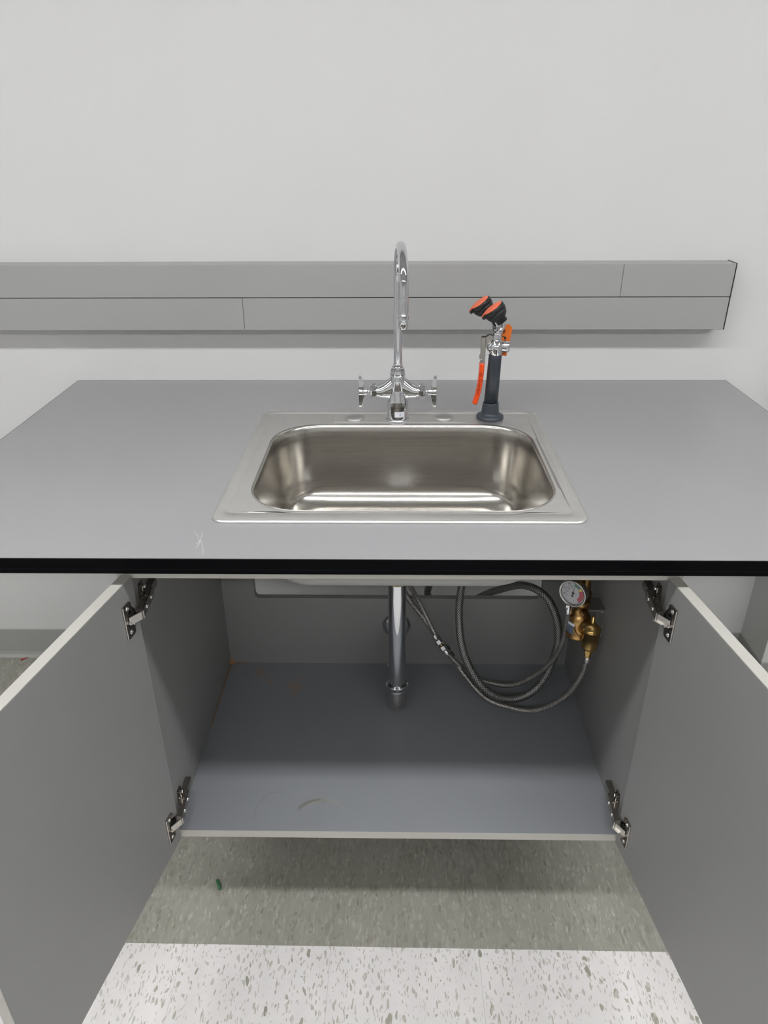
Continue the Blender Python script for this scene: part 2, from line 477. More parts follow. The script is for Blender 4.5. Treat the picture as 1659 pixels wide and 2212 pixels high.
for P in ([(-.332, -.836), (-.322, -.8514), (-.3145, -.8696), (-.3135, -.882), (-.316, -.8887)],
          [(-.3188, -.8358), (-.3155, -.847), (-.3148, -.862), (-.3105, -.872), (-.3065, -.8843), (-.302, -.897), (-.299, -.911)],
          [(-.3115, -.865), (-.317, -.874), (-.3135, -.88)]):
    sc.tube([(x, y, H + .0001) for x, y in P], .00038, 5, True, 3)
o = finish('scratch_mark', sc, 'scratch', ct); o['label'] = 'thin white forked scratch'

# ================================================================ SINK
def rrect(cx, cy, hw, hd, r, z, na=10, ns=10):
    pts = []
    for (sx, sy, a0) in ((1, 1, 0), (-1, 1, 90), (-1, -1, 180), (1, -1, 270)):
        ox, oy = cx + sx * (hw - r), cy + sy * (hd - r)
        for k in range(na + 1):
            a = R(a0 + 90 * k / na)
            pts.append(Vector((ox + r * math.cos(a), oy + r * math.sin(a), z)))
        # side to next corner
        nx, ny = {0: (-1, 1), 90: (-1, -1), 180: (1, -1), 270: (1, 1)}[a0]
        q = Vector((cx + nx * (hw - r) + r * math.cos(R(a0 + 90)), cy + ny * (hd - r) + r * math.sin(R(a0 + 90)), z))
        p = pts[-1].copy()
        for k in range(1, ns): pts.append(p.lerp(q, k / ns))
    return pts
SC = (.0043, -.5295); BC = (.0115, -.5565)
sk = thing('sink', 'stainless steel drop-in sink with one deep rounded bowl set in the grey counter', 'sink', (SC[0], SC[1], H - .2))
def ringS(i, z, r): return rrect(SC[0], SC[1], .3175 - i, .2787 - i, max(.004, r - i * .6), z)
deck = MB()
z = H
RCX, RCY = .0045, -.5265      # stamped ridge centre
def ridge(i, z): return rrect(RCX, RCY, .3005 - i, .2525 - i, .016, z)
def bowl(i, z, r=None): return rrect(BC[0], BC[1], .2745 - i, .2070 - i, r if r else max(.045, .098 - i * .35), z)
deck.loft([ringS(.0004, z + .0002, .024), ringS(0, z + .0012, .024), ringS(.0006, z + .003, .024), ringS(.0025, z + .0045, .024), ringS(.005, z + .0052, .024), ringS(.009, z + .0052, .024),
           ridge(-.0015, z + .0050), ridge(0, z + .0042), ridge(.0022, z + .0034), ridge(.004, z + .0034), ridge(.008, z + .0036),
           bowl(-.012, z + .0036), bowl(-.006, z + .0035), bowl(-.0035, z + .0031)])
for (x0, x1, y0, y1) in ((-.1440, .1600, -.3345, -.2830),):
    cx, cy = (x0 + x1) / 2, (y0 + y1) / 2; hw, hd = (x1 - x0) / 2, (y1 - y0) / 2
    deck.loft([rrect(cx, cy, hw, hd, .007, z + .0034, 6, 4), rrect(cx, cy, hw - .0015, hd - .0015, .006, z + .0046, 6, 4), rrect(cx, cy, hw - .004, hd - .004, .005, z + .0047, 6, 4)], False, True)
o = finish('sink_deck', deck, 'sink_deck', sk)
bw = MB()
DW = .181
rings = [bowl(-.0035, z + .0031), bowl(-.0015, z + .0022), bowl(0, z + .0002), bowl(.001, z - .003), bowl(.003, z - .012)]
for k in range(1, 7): rings.append(bowl(.003 + .011 * k / 6, z - .012 - (DW - .060) * k / 6))
for k in range(1, 9):
    a = R(90 * k / 8); rings.append(bowl(.014 + .045 * (1 - math.cos(a)), z - DW + .048 - .048 * math.sin(a), max(.05, .093 - .03 * k / 8)))
def morph(f, zz):
    a = bowl(.059, zz, .063); n = len(a)
    out = []
    for p in a:
        d = Vector((p.x - BC[0], p.y - BC[1], 0)); c = Vector((BC[0], BC[1], zz)) + d.normalized() * .052
        out.append(p.lerp(c, f))
    return out
rings += [morph(.35, z - DW - .001), morph(.7, z - DW - .003), morph(.93, z - DW - .0045), morph(1, z - DW - .0055)]
bw.loft(rings, False, False)
o = finish('bowl', bw, 'sink_bowl', sk, normals=True)
md = o.modifiers.new('shell', 'SOLIDIFY'); md.thickness = .0012; md.offset = 1
M_u = o.data.materials; M_u.append(M['sink_under']); md.material_offset = 1
st = MB().lathe((BC[0], BC[1], z - DW - .0058), (0, 0, 1), [(0, .001), (0, .053), (.0012, .0535), (.0018, .052), (-.0005, .046), (-.006, .043), (-.012, .040), (-.0125, .001)], 40, False)
for k in range(8):
    a = 2 * PI * k / 8
    st.m('chrome') if False else None
finish('drain_strainer', st, 'chrome', sk)
lk = MB().lathe((BC[0], BC[1], z - DW - .060), (0, 0, 1), [(0, .024), (.012, .024), (.013, .03), (.03, .042), (.052, .044)], 32)
finish('drain_cup', lk, 'satin', sk)

# hole covers on the deck
for (cx, cy, w_) in ((-.0955, -.305, 'left of the faucet'), (.1070, -.3015, 'between the faucet and the drench hose')):
    c = MB().lathe((cx, cy, z + .0046), (0, 0, 1), [(0, .0215), (.001, .0222), (.0022, .0212), (.0032, .0170), (.0040, .0110), (.0044, .0050), (.0045, .00001)], 40, False)
    tag(finish('hole_cover', c, 'cover'), 'round domed steel hole cover on the sink deck, ' + w_, 'hole cover', 'hole covers on the sink deck')

# ================================================================ FAUCET
FX, FY, FZ = .0020, -.3120, H + .0047
fc = thing('faucet', 'chrome gooseneck faucet with two lever handles standing on the sink deck', 'faucet', (FX, FY, FZ))
finish('base_ring', MB().lathe((FX, FY, FZ), (0, 0, 1), [(0, .0265), (.0016, .0268), (.0030, .0262), (.0036, .0245)], 48), 'chrome', fc)
bd = MB()
bd.lathe((FX, FY, FZ + .0030), (0, 0, 1), [(0, .0240), (.030, .0238), (.042, .0228), (.054, .0205), (.066, .0190), (.088, .0178), (.096, .0170), (.099, .0165), (.1005, .0150)], 48)
AZ = FZ + .0640
for s in (-1, 1):
    rg = []
    for t_, zo, rz, ry in ((0, .0095, .0270, .0150), (.008, .0092, .0268, .0150), (.014, .0080, .0255, .0155), (.020, .0060, .0232, .0160), (.026, .0038, .0206, .0162), (.032, .0018, .0182, .0162), (.038, .0005, .0164, .0160), (.0410, 0, .0158, .0158), (.0412, 0, .0138, .0138), (.0480, 0, .0138, .0138)):
        rg.append([Vector((FX + s * t_, FY + ry * math.cos(2 * PI * j / 40), AZ + zo + rz * math.sin(2 * PI * j / 40))) for j in range(40)])
    bd.loft(rg, True, True)
o = finish('body', bd, 'chrome', fc, normals=True)
md = o.modifiers.new('weld', 'REMESH'); md.mode = 'VOXEL'; md.voxel_size = .0009; md.use_smooth_shade = True
m2 = o.modifiers.new('soft', 'SMOOTH'); m2.factor = .5; m2.iterations = 4
# riser nut
nt = MB().lathe((FX, FY, FZ + .1010), (0, 0, 1), [(0, .0135), (.0015, .0165), (.0050, .0178), (.0120, .0168), (.0180, .0140), (.0195, .0115)], 8, True, False, phase=PI / 8)
o = finish('spout_nut', nt, 'chrome', fc)
md = o.modifiers.new('b', 'BEVEL'); md.width = .0012; md.segments = 2
# spout
SR = .0094; sx, sy = FX + .0004, FY
zt = 1.315; rad = .076; zb = zt - rad
dx = .010      # the neck is swung slightly to the right
pts = [(sx, sy, FZ + .118), (sx, sy, 1.14), (sx, sy, zb - .02), (sx, sy, zb)]
for k in range(1, 13):
    a = PI * k / 12
    f = (1 - math.cos(a)) / 2
    pts.append((sx + dx * f, sy - rad * 2 * f, zb - SR * .0 + rad * math.sin(a) - SR))
pts = [(p[0], p[1], p[2] - (SR if i < 4 else 0)) for i, p in enumerate(pts)]
pts += [(sx + dx, sy - 2 * rad, 1.215), (sx + dx, sy - 2 * rad, 1.190)]
finish('spout', MB().tube(pts, SR, 28, True, 5).lathe((sx, sy, FZ + .118), (0, 0, 1), [(0, .0102), (.0095, .0102), (.0105, .0094)], 28), 'chrome', fc)
oz = 1.165
finish('aerator', MB().lathe((sx + dx, sy - 2 * rad, oz), (0, 0, 1), [(.003, .0070), (0, .0078), (0, .0095), (.0005, .0101), (.0165, .0103), (.0185, .0106), (.0195, .0103), (.0265, .0102), (.0275, .0094)], 32), 'chrome', fc)
# valve bonnets and handles
for s in (-1, 1):
    x0 = FX + s * .0462
    bn = MB().lathe((x0, FY, AZ), (s, 0, 0), [(0, .0140), (.0012, .0172), (.0050, .0184), (.0105, .0178), (.0145, .0148), (.0155, .0100)], 8, True, False, phase=PI / 8)
    o = finish('bonnet', bn, 'chrome', fc); md = o.modifiers.new('b', 'BEVEL'); md.width = .0010; md.segments = 2
    hd = MB().lathe((x0, FY, AZ), (s, 0, 0), [(.014, .0044), (.0205, .0044), (.0206, .0080), (.0215, .0088), (.0390, .0096), (.0400, .0090), (.0402, .0010)], 28)
    xi, xo = x0 + s * .0275, x0 + s * .0400
    for q in (-1, 1):                 # two tapering blades
        zz = lambda d: AZ + q * d
        rg = []
        for d, wy, xin in ((.004, .0070, xi), (.012, .0072, xi + s * .0012), (.022, .0062, xi + s * .0032), (.031, .0048, xi + s * .0055), (.0345, .0038, xi + s * .0066), (.0355, .0020, xi + s * .0078)):
            rg.append([Vector((xin, FY - wy, zz(d))), Vector((xo, FY - wy, zz(d))), Vector((xo, FY + wy, zz(d))), Vector((xin, FY + wy, zz(d)))])
        hd.loft(rg, True, True, False)
    o = finish('handle', hd, 'chrome', fc); md = o.modifiers.new('b', 'BEVEL'); md.width = .0006; md.segments = 2; md.limit_method = 'ANGLE'
# sticker low on the body
def patch(o, axis_z, r, a0, a1, z0, z1, n=10):
    mb = MB(); g_ = []
    for k in range(n + 1):
        a = a0 + (a1 - a0) * k / n
        g_.append([Vector((o[0] + r * math.sin(a), o[1] - r * math.cos(a), zz_)) for zz_ in (z0, z1)])
    mb.loft(g_, closed=False); return mb
stk = finish('sticker', patch((FX, FY), 1, .0243, R(-16), R(38), FZ + .0115, FZ + .0240), 'white_label', fc)
stk['label'] = 'small white sticker'
pm = MB()
for (a, zc, w, h) in ((12, .0200, 1.2, .0012), (15, .0186, 2.2, .0008), (11, .0170, 1.0, .0016), (16, .0165, 1.0, .0012), (13.5, .0150, 2.0, .0006), (18, .0150, 1.0, .0010), (9.5, .0146, .8, .0008), (17, .0204, .9, .0006)):
    q = patch((FX, FY), 1, .02445, R(a - w), R(a + w), FZ + zc - h / 2, FZ + zc + h / 2, 2)
    pm.take(q.bm)
finish('sticker_print', pm, 'print', stk)

# ================================================================ DRENCH HOSE / EYEWASH
DX, DY, DZ = .2120, -.3000, H + .0036
dh = thing('eyewash_drench_hose', 'dark hand-held eyewash drench hose with two orange-capped spray heads on the sink deck', 'eyewash', (DX, DY, DZ))
lean = Vector((.0035, .0, .118)).normalized()
finish('deck_flange', MB().lathe((DX, DY, DZ), (0, 0, 1), [(0, .0305), (.0035, .0312), (.0065, .0300), (.0095, .0235), (.0115, .0205), (.0140, .0198), (.0345, .0178), (.0362, .0174), (.0364, .0158)], 48), 'slate', dh)
gb = Vector((DX, DY, DZ + .030))
finish('hose_sleeve', MB().lathe(gb, lean, [(0, .0155), (.108, .0143), (.116, .0141), (.1172, .0130)], 40), 'slate', dh)
vb = gb + lean * .1165
vz = vb.z
vm = MB()
vm.lathe(vb, lean, [(-.002, .0120), (.0, .0140), (.004, .0148), (.010, .0165), (.018, .0170), (.024, .0150), (.028, .0108), (.040, .0098), (.0465, .0100), (.052, .0082)], 36)
vc = vb + lean * .0165
vm.lathe(vc + Vector((-.020, 0, 0)), (1, 0, 0), [(0, .0050), (.002, .0085), (.010, .0118), (.024, .0122), (.030, .0105), (.0305, .0120), (.0465, .0124), (.048, .0112), (.0482, .006)], 32)
o = finish('valve_body', vm, 'chrome', dh)
# fork to the two heads
split = vb + lean * .046
nrm = Vector((-.58, .02, .755)).normalized()
heads = [Vector((.2010, -.3200, 1.1735)), Vector((.1800, -.2600, 1.1730))]
fk = MB()
for hp in heads:
    base = hp - nrm * .032
    mid = (split + base) / 2 + Vector((.003, (hp.y - DY) * .28, -.002))
    fk.tube([split + Vector((0, 0, -.004)), split + Vector((0, (hp.y - DY) * .18, .006)), mid, base - nrm * .006, base + nrm * .004], .0066, 18, True, 5)
fk.lathe(split - lean * .004, lean, [(0, .0100), (.006, .0115), (.012, .0105), (.016, .006)], 28)
finish('fork', fk, 'chrome', dh)
for hp in heads:
    hd = MB().lathe(hp, nrm, [(-.036, .0080), (-.036, .0118), (-.028, .0122), (-.0268, .0140), (-.0225, .0190), (-.0150, .0225), (-.0110, .0234), (-.0106, .0226), (-.0100, .0226), (-.0096, .0240), (-.0012, .0240), (.0004, .0232), (.0004, .0200)], 40)
    a_, u_, v_ = frame(nrm)
    lug = (Vector((-1, 0, -.75)) - nrm * Vector((-1, 0, -.75)).dot(nrm)).normalized()
    sd = nrm.cross(lug).normalized()
    lb = hp + lug * .0262
    for k in (-1, 1):
        hd.lathe(lb + sd * (k * .0052) - nrm * .004, sd * k, [(-.0012, .0036), (.0022, .0038), (.0026, .0030)], 16)
    h = finish('spray_head', hd, 'black_rubber', dh)
    cp = MB().lathe(hp, nrm, [(.0002, .0214), (.0014, .0214), (.0026, .0190), (.0032, .0110), (.0034, .00001)], 40, False)
    q = lambda a, b, c: hp + lug * a + sd * b + nrm * c
    cp.loft([[q(.014, -.0085, c), q(.022, -.0045, c), q(.0292, -.0036, c - .003), q(.0292, .0036, c - .003), q(.022, .0045, c), q(.014, .0085, c)] for c in (.0002, .0020)], True, True, False)
    dc = finish('dust_cover', cp, 'orange_cap', h); dc['label'] = 'orange flip-top dust cover'
# squeeze lever: steel channel then orange dipped grip
lv = MB()
lx, ly = .1880, -.2980
top = Vector((lx - .001, ly, 1.1075)); bot = Vector((lx - .0005, ly, 1.0500))
for (xa, xb, ya, yb) in ((-.0050, -.0042, -.0060, .0060), (-.0050, .0050, -.0062, -.0054), (-.0050, .0050, .0054, .0062)):
    lv.box((lx + xa, ly + ya, 1.0480), (lx + xb, ly + yb, 1.1080), .0003, 1)
for ys in (-.0062, .0054):            # ears reaching the valve
    lv.prism([(lx + .004, ly + ys, 1.108), (lx + .012, ly + ys, 1.1135), (lx + .0190, ly + ys, 1.1110), (lx + .0200, ly + ys, 1.1035), (lx + .0140, ly + ys, 1.0965), (lx + .004, ly + ys, 1.085)], (0, .0008, 0))
lv.lathe((lx + .0145, ly - .0075, 1.1050), (0, 1, 0), [(0, .0022), (.001, .0026), (.0145, .0026), (.0155, .0022)], 16)
lev = finish('lever', lv, 'channel', dh)
gp = MB()
pts = [(lx - .0005, ly, 1.0510), (lx - .0010, ly, 1.030), (lx - .0028, ly, 1.005), (lx - .0060, ly, .982), (lx - .0108, ly, .963), (lx - .0128, ly, .9555)]
P = catmull([Vector(p) for p in pts], 6); rg = []
for i, p in enumerate(P):
    t_ = (P[min(i + 1, len(P) - 1)] - P[max(i - 1, 0)]).normalized(); sdx = Vector((0, 1, 0)).cross(t_).normalized()
    k = i / (len(P) - 1); f = 1 if k < .86 else math.sqrt(max(.02, 1 - ((k - .86) / .145) ** 2))
    wx_, wy_ = .0057 * f, .0088 * f
    rg.append([p + sdx * (wx_ * math.copysign(abs(math.cos(2 * PI * j / 20)) ** .6, math.cos(2 * PI * j / 20))) + Vector((0, 1, 0)) * (wy_ * math.copysign(abs(math.sin(2 * PI * j / 20)) ** .6, math.sin(2 * PI * j / 20))) for j in range(20)])
gp.loft(rg, True, True)
grip = finish('grip', gp, 'orange_grip', lev); grip['label'] = 'orange dipped grip'
X = basis((lx - .0045, ly - .0090, .9985), Vector((-.14, 0, -1)), Vector((1, 0, -.14)), Vector((0, -1, 0)))
text_mesh('Guardian', .0098, 'print_red', X, 'grip_lettering', lev)
bd2 = MB().tube([(lx - .0027 + .0034 * math.cos(a), ly - .0091, 1.0265 + .0042 * math.sin(a)) for a in [2 * PI * k / 16 for k in range(17)]], .00035, 5, True, 1)
bd2.tube([(lx - .0042, ly - .0091, 1.0275), (lx - .0024, ly - .0091, 1.0290), (lx - .0008, ly - .0091, 1.0265), (lx - .0026, ly - .0091, 1.0240), (lx - .0040, ly - .0091, 1.0262)], .0003, 5, True, 2)
finish('grip_emblem', bd2, 'print_red', lev)
# wire latch
finish('wire_latch', MB().tube([(.2075, -.3175, 1.0855), (.2020, -.3175, 1.0790), (.1935, -.3090, 1.0680), (.1870, -.3070, 1.0610), (.1825, -.3060, 1.0605), (.1808, -.3000, 1.0620), (.1820, -.2930, 1.0660), (.1850, -.2890, 1.0690), (.1950, -.2840, 1.0780)], .0009, 8, True, 5), 'chrome', dh)
# hang tag (a separate thing, tied on)
ht = thing('hang_tag', 'orange paper tag tied behind the eyewash valve with a black cable tie', 'tag', (.236, -.272, 1.064))
tg = MB(); TN = Vector((.25, -1, 0)).normalized()
P = [(.2255, -.2740, 1.1290), (.2460, -.2740, 1.1290), (.2525, -.2735, 1.1210), (.2490, -.2760, 1.0950), (.2425, -.2800, 1.0610), (.2300, -.2800, 1.0620)]
tg.prism([Vector(p) for p in P], (.0002, .0006, 0)); tgo = finish('card', tg, 'orange_tag', ht)
bp_ = MB().lathe((.2315, -.2754, 1.1150), (0, -1, 0), [(0, .0062), (.0005, .0062)], 24); bp_o = finish('printed_spot', bp_, 'brown_patch', ht)
ct_ = MB().tube([(.2065, -.3015, 1.1330), (.2060, -.3090, 1.1270), (.2110, -.3100, 1.1190), (.2210, -.3020, 1.1130), (.2300, -.2950, 1.1080), (.2345, -.2915, 1.1045), (.2350, -.2990, 1.0930), (.2350, -.3090, 1.0800), (.2340, -.3020, 1.0730), (.2320, -.2900, 1.0700), (.2250, -.2860, 1.0720)], .0009, 8, True, 5)
ct_.box((.2325, -.2960, 1.1025), (.2372, -.2915, 1.1065), .0004, 1)
finish('cable_tie', ct_, 'black_rubber', ht)

# ================================================================ BASE CABINET
KL, KR, KF, KB = -.4524, .4591, -.8826, -.3609
IL, IR = -.4332, .4400
FZT, FZB = .2662, .2485
cb = thing('base_cabinet', 'grey open two-door sink cabinet hung under the counter, doors swung wide', 'cabinet', (0, -.62, 0))
CT = H - T - .0004
def side(x0, x1, xin):
    mb = MB().m('melamine').box((x0, KF + .001, FZB), (x1, KB, CT)).m('edge').box((x0, KF, FZB), (x1, KF + .001, CT))
    s = 1 if xin < 0 else -1
    mb.m('pinhole')
    for k in range(14):
        zz = .3657 + k * .0326
        mb.lathe((xin + s * .0001, -.8460, zz), (s, 0, 0), [(0, .0016), (.0001, .0016), (.0001, .0001)], 8, False)
        mb.lathe((xin + s * .0001, -.4400, zz), (s, 0, 0), [(0, .0014), (.0001, .0014), (.0001, .0001)], 8, False)
    return mb
finish('side_panel', side(KL, IL, IL), 'melamine', cb)
finish('side_panel', side(IR, KR, IR), 'melamine', cb)
mb = MB().m('stained').box((IL, KF + .0012, FZB), (IR, KB, FZT)).m('edge').box((IL, KF, FZB), (IR, KF + .0012, FZT), .0003, 1)
finish('bottom_panel', mb, 'stained', cb)
# back panel with a cut-out at its top (rounded lower corners)
NL, NR, NB_ = -.3525, .3610, .4700
bk = MB()
arc = lambda cx, cz, a0, a1, r=.012: [(cx + r * math.cos(R(a0 + (a1 - a0) * k / 6)), cz + r * math.sin(R(a0 + (a1 - a0) * k / 6))) for k in range(7)]
path = [(IL, FZT), (IL, CT), (NL, CT)] + arc(NL + .012, NB_ + .012, 180, 270) + arc(NR - .012, NB_ + .012, 270, 360) + [(NR, CT), (IR, CT), (IR, FZT)]
bk.box((IL, KB, FZB), (IR, KB + .016, NB_))
bk.box((IL, KB, NB_), (NL, KB + .016, CT)); bk.box((NR, KB, NB_), (IR, KB + .016, CT))
for s, cx in ((1, NL), (-1, NR)):       # fillets in the two lower corners
    a = [(cx, NB_)] + [(cx + s * (.012 - .012 * math.sin(R(90 * k / 6))), NB_ + .012 - .012 * math.cos(R(90 * k / 6))) for k in range(7)]
    bk.prism([(x, KB, zz) for x, zz in a], (0, .016, 0))
finish('back_panel', bk, 'melamine', cb)
rl = MB().m('melamine').box((IL, KF + .0012, .8602), (IR, KF + .019, CT)).m('edge').box((KL, KF - .0004, .8602), (KR, KF + .0012, CT), .0003, 1)
o = finish('front_rail', rl, 'edge', cb); o['label'] = 'pale grey top rail'
finish('plinth', MB().box((IL + .04, -.56, 0), (IR - .04, KB - .02, FZB)), 'melamine', cb)
# glue squeezed out along the left rear corner
gl = MB()
gl.tube([(IL + .0010, -.3625, FZT + .0006), (IL + .0010, -.46, FZT + .0006), (IL + .0008, -.60, FZT + .0004)], lambda t: .0016 * (1 - .6 * t), 6, True, 4)
gl.tube([(IL + .0010, -.3618, FZT + .0006), (IL + .020, -.3618, FZT + .0004), (IL + .045, -.3618, FZT + .0002)], lambda t: .0016 * (1 - .7 * t), 6, True, 4)
gl.loft([[Vector((IL + .0001, -.3712, FZT + .0004)), Vector((IL + .013, -.3618, FZT + .0004)), Vector((IL + .0002, -.3612, FZT + .018))],
         [Vector((IL + .0020, -.3690, FZT + .0030)), Vector((IL + .010, -.3638, FZT + .0030)), Vector((IL + .0022, -.3632, FZT + .0110))]], True, True, False)
o = finish('glue_residue', gl, 'glue', cb); o['label'] = 'brown glue residue'

# doors and hinges, s=-1 left, +1 right
def door_and_hinges(s, hx, hy, ang, width, zt_, zb_):
    a = R(ang)
    d = Vector((-s * math.cos(a), -math.sin(a), 0))            # along the door, away from the hinge
    n = Vector((-s * abs(d.y), d.x * s * (1 if s < 0 else 1), 0))
    n = Vector((d.y, -d.x, 0)) if s > 0 else Vector((-d.y, d.x, 0))  # points to the cabinet's inside
    h = Vector((hx, hy, 0))
    X = basis(h, d, -n, (0, 0, 1)) if s < 0 else basis(h, d, -n, (0, 0, 1))
    mb = MB().m('melamine').box((.0010, 0, zb_ + .001), (width - .001, .019, zt_ - .001), 0, 1, X)
    mb.m('edge')
    mb.box((0, .0004, zt_ - .0012), (width, .0186, zt_ + .0004), .0006, 2, X).box((0, .0004, zb_ - .0004), (width, .0186, zb_ + .0012), .0006, 2, X)
    mb.box((-.0004, .0004, zb_), (.0012, .0186, zt_), .0006, 2, X).box((width - .0012, .0004, zb_), (width + .0004, .0186, zt_), .0006, 2, X)
    # bevelled melamine skins so the edge band reads as a slim rounded strip
    o = finish('door', mb, 'melamine', cb)
    px = IL if s < 0 else IR
    for zc in (.803, .318):
        q = -s                                             # +1 left: into the cabinet is +x
        xx = lambda v: px + q * v
        hg = MB().box((min(xx(0), xx(.0125)), -.8560, zc - .0085), (max(xx(0), xx(.0125)), -.8000, zc + .0085), .001, 1)
        # cross wings of the mounting plate
        hg.prism([(xx(0), -.8560, zc - .026), (xx(0), -.8400, zc - .026), (xx(0), -.8360, zc), (xx(0), -.8400, zc + .026), (xx(0), -.8560, zc + .026), (xx(0), -.8600, zc)], (q * .003, 0, 0))
        hg.box((min(xx(0), xx(.0085)), -.8575, zc + .010), (max(xx(0), xx(.0085)), -.8500, zc + .026), .001, 1)
        hinge = finish('hinge', hg, 'nickel', cb)
        # arm: long channel slanting forward
        P = [Vector((xx(.0135), -.8150, zc)), Vector((xx(.0170), -.8560, zc)), Vector((xx(.0185), -.9020, zc + .002))]
        am = MB(); rg = []
        for i, (y, x, hz, t_) in enumerate(((-.832, .0160, .0070, .008), (-.837, .0168, .0092, .010), (-.855, .0178, .0098, .011), (-.875, .0188, .0098, .011), (-.9000, .0205, .0088, .011), (-.9060, .0205, .0070, .009))):
            rg.append([Vector((xx(x - t_), y, zc - hz)), Vector((xx(x - .001), y, zc - hz)), Vector((xx(x), y, zc - hz + .001)), Vector((xx(x), y, zc + hz - .001)), Vector((xx(x - .001), y, zc + hz)), Vector((xx(x - t_), y, zc + hz))])
        am.loft(rg, True, True, False)
        finish('hinge_arm', am, 'nickel', hinge)
        for y in (-.850, -.878): finish('screw', MB().lathe((xx(.0172 if y > -.86 else .0188), y, zc), (q, 0, 0), [(0, .0042), (.0012, .0042), (.0020, .0034), (.0021, .0012), (.0010, .0008)], 14, False), 'screw', hinge)
        finish('screw', MB().lathe((xx(.0028), -.8480, zc + .019), (q, 0, 0), [(0, .0035), (.0065, .0035), (.0072, .0028)], 14), 'screw', hinge)
        # link between arm and cup
        e0 = Vector((xx(.0200), -.9030, zc)); e1 = h + d * .033 + n * .0045 + Vector((0, 0, zc - 0))
        ax = (e1 - e0); L = ax.length; ax.normalize(); up = Vector((0, 0, 1)); nn = ax.cross(up).normalized(); up2 = nn.cross(ax)
        Xl = basis(e0, ax, nn, up2)
        finish('hinge_link', MB().box((-.002, -.0012, -.0072), (L + .001, .0012, .0072), .0006, 2, Xl).box((-.003, .0012, -.0060), (L * .6, .0050, -.0048), 0, 1, Xl), 'nickel_link', hinge)
        # cup plate screwed to the door
        Xc = basis(h + d * .0300 + Vector((0, 0, zc)), d, (0, 0, 1), n)
        cpm = MB()
        ol = []
        for (x, y) in ((.0125, -.0305), (.0125, .0305), (.0115, .0315), (-.0070, .0315), (-.0110, .0285), (-.0118, .019), (-.0175, .012), (-.0195, .004), (-.0195, -.004), (-.0175, -.012), (-.0118, -.019), (-.0110, -.0285), (-.0070, -.0315), (.0115, -.0315)):
            ol.append(Xc @ Vector((x, y, .0001)))
        cpm.prism(ol, n * .0022)
        cpm.m('nickel').cur = 0
        cup = finish('hinge_cup', cpm, 'nickel', hinge)
        finish('cup_rim', MB().box((.0115, -.0305, .0010), (.0132, .0305, .0030), .0006, 2, Xc), 'nickel_link', hinge)
        ins = MB()
        ins.box((-.0150, -.0135, .0016), (.0045, .0100, .0027), .0004, 1, Xc)
        finish('cup_hollow_shade', ins, 'dark_gap', hinge)  # dark block on the plate, drawn for the shade inside the cup hole
        ins = MB().box((-.0075, -.0050, .0024), (.0060, .0000, .0062), .0006, 1, Xc).box((-.0100, -.0140, .0022), (-.0070, -.0040, .0050), .0006, 1, Xc)
        finish('soft_close_lever', ins, 'nickel_link', hinge)
        for y in (-.0225, .0225):
            sm = MB().lathe(Xc @ Vector((.001, y, .0020)), n, [(0, .0040), (.0010, .0040), (.0016, .0032), (.0014, .0014), (.0004, .0010)], 14, False)
            finish('screw', sm, 'screw', hinge)
door_and_hinges(-1, -.4261, -.8893, 101.09, .448, .8684, .2533)
door_and_hinges(1, .4331, -.8895, 98.40, .448, .8684, .2533)

# ================================================================ DRAIN PIPE
PX, PY = .0025, -.5565
dp = thing('drain_pipe', 'chrome drain trap hanging below the sink bowl inside the open cabinet', 'drain pipe', (PX, PY, .268))
finish('tailpiece', MB().lathe((PX, PY, .365), (0, 0, 1), [(0, .0190), (.003, .0194), (.240, .0200), (.300, .0200), (.310, .0200), (.318, .0210)], 40), 'chrome', dp)
o = finish('washer', MB().lathe((PX, PY, .6450), (0, 0, 1), [(0, .0204), (.0050, .0212), (.0052, .0200)], 32), 'pinhole', dp); o['label'] = 'cream nylon washer'
finish('slip_nut', MB().lathe((PX, PY, .6510), (0, 0, 1), [(0, .0215), (.002, .0240), (.018, .0240), (.020, .0215)], 12, True, False), 'chrome', dp)
sn = MB().lathe((PX, PY, .3500), (0, 0, 1), [(0, .0205), (.0015, .0222), (.0035, .0218), (.0060, .0205), (.0075, .0232), (.0150, .0240), (.0185, .0236), (.0200, .0215)], 40)
for k in (0, PI / 2, PI, 1.5 * PI):
    c_ = Vector((PX + .0225 * math.cos(k), PY + .0225 * math.sin(k), .358)); sn.box(c_ - Vector((.0035, .0035, 0)), c_ + Vector((.0035, .0035, .0115)), .001, 1)
finish('slip_nut', sn, 'chrome', dp)
jr = .041; jb = .3290
pts = [(PX, PY, .3600), (PX, PY, jb)]
for k in range(1, 9):
    a = PI * k / 8; pts.append((PX, PY + jr * (1 - math.cos(a)), jb - jr * math.sin(a)))
pts += [(PX, PY + 2 * jr, .348)]
finish('trap_bend', MB().tube(pts, .0196, 32, True, 4), 'satin', dp)
wa = MB().tube([(PX, PY + 2 * jr, .345), (PX, PY + 2 * jr, .362), (PX, PY + 2 * jr + .010, .380), (PX, PY + 2 * jr + .030, .389), (PX, -.40, .390), (PX, -.352, .390)], .0185, 28, True, 5)
finish('trap_arm', wa, 'chrome', dp)
finish('slip_nut', MB().lathe((PX, PY + 2 * jr, .340), (0, 0, 1), [(0, .0215), (.002, .024), (.016, .024), (.018, .0215)], 32), 'chrome', dp)
finish('wall_flange', MB().lathe((PX - .001, KB - .0002, .3895), (0, -1, 0), [(0, .0365), (.0015, .0365), (.006, .0330), (.0085, .0250), (.0095, .0200)], 40), 'chrome', dp)

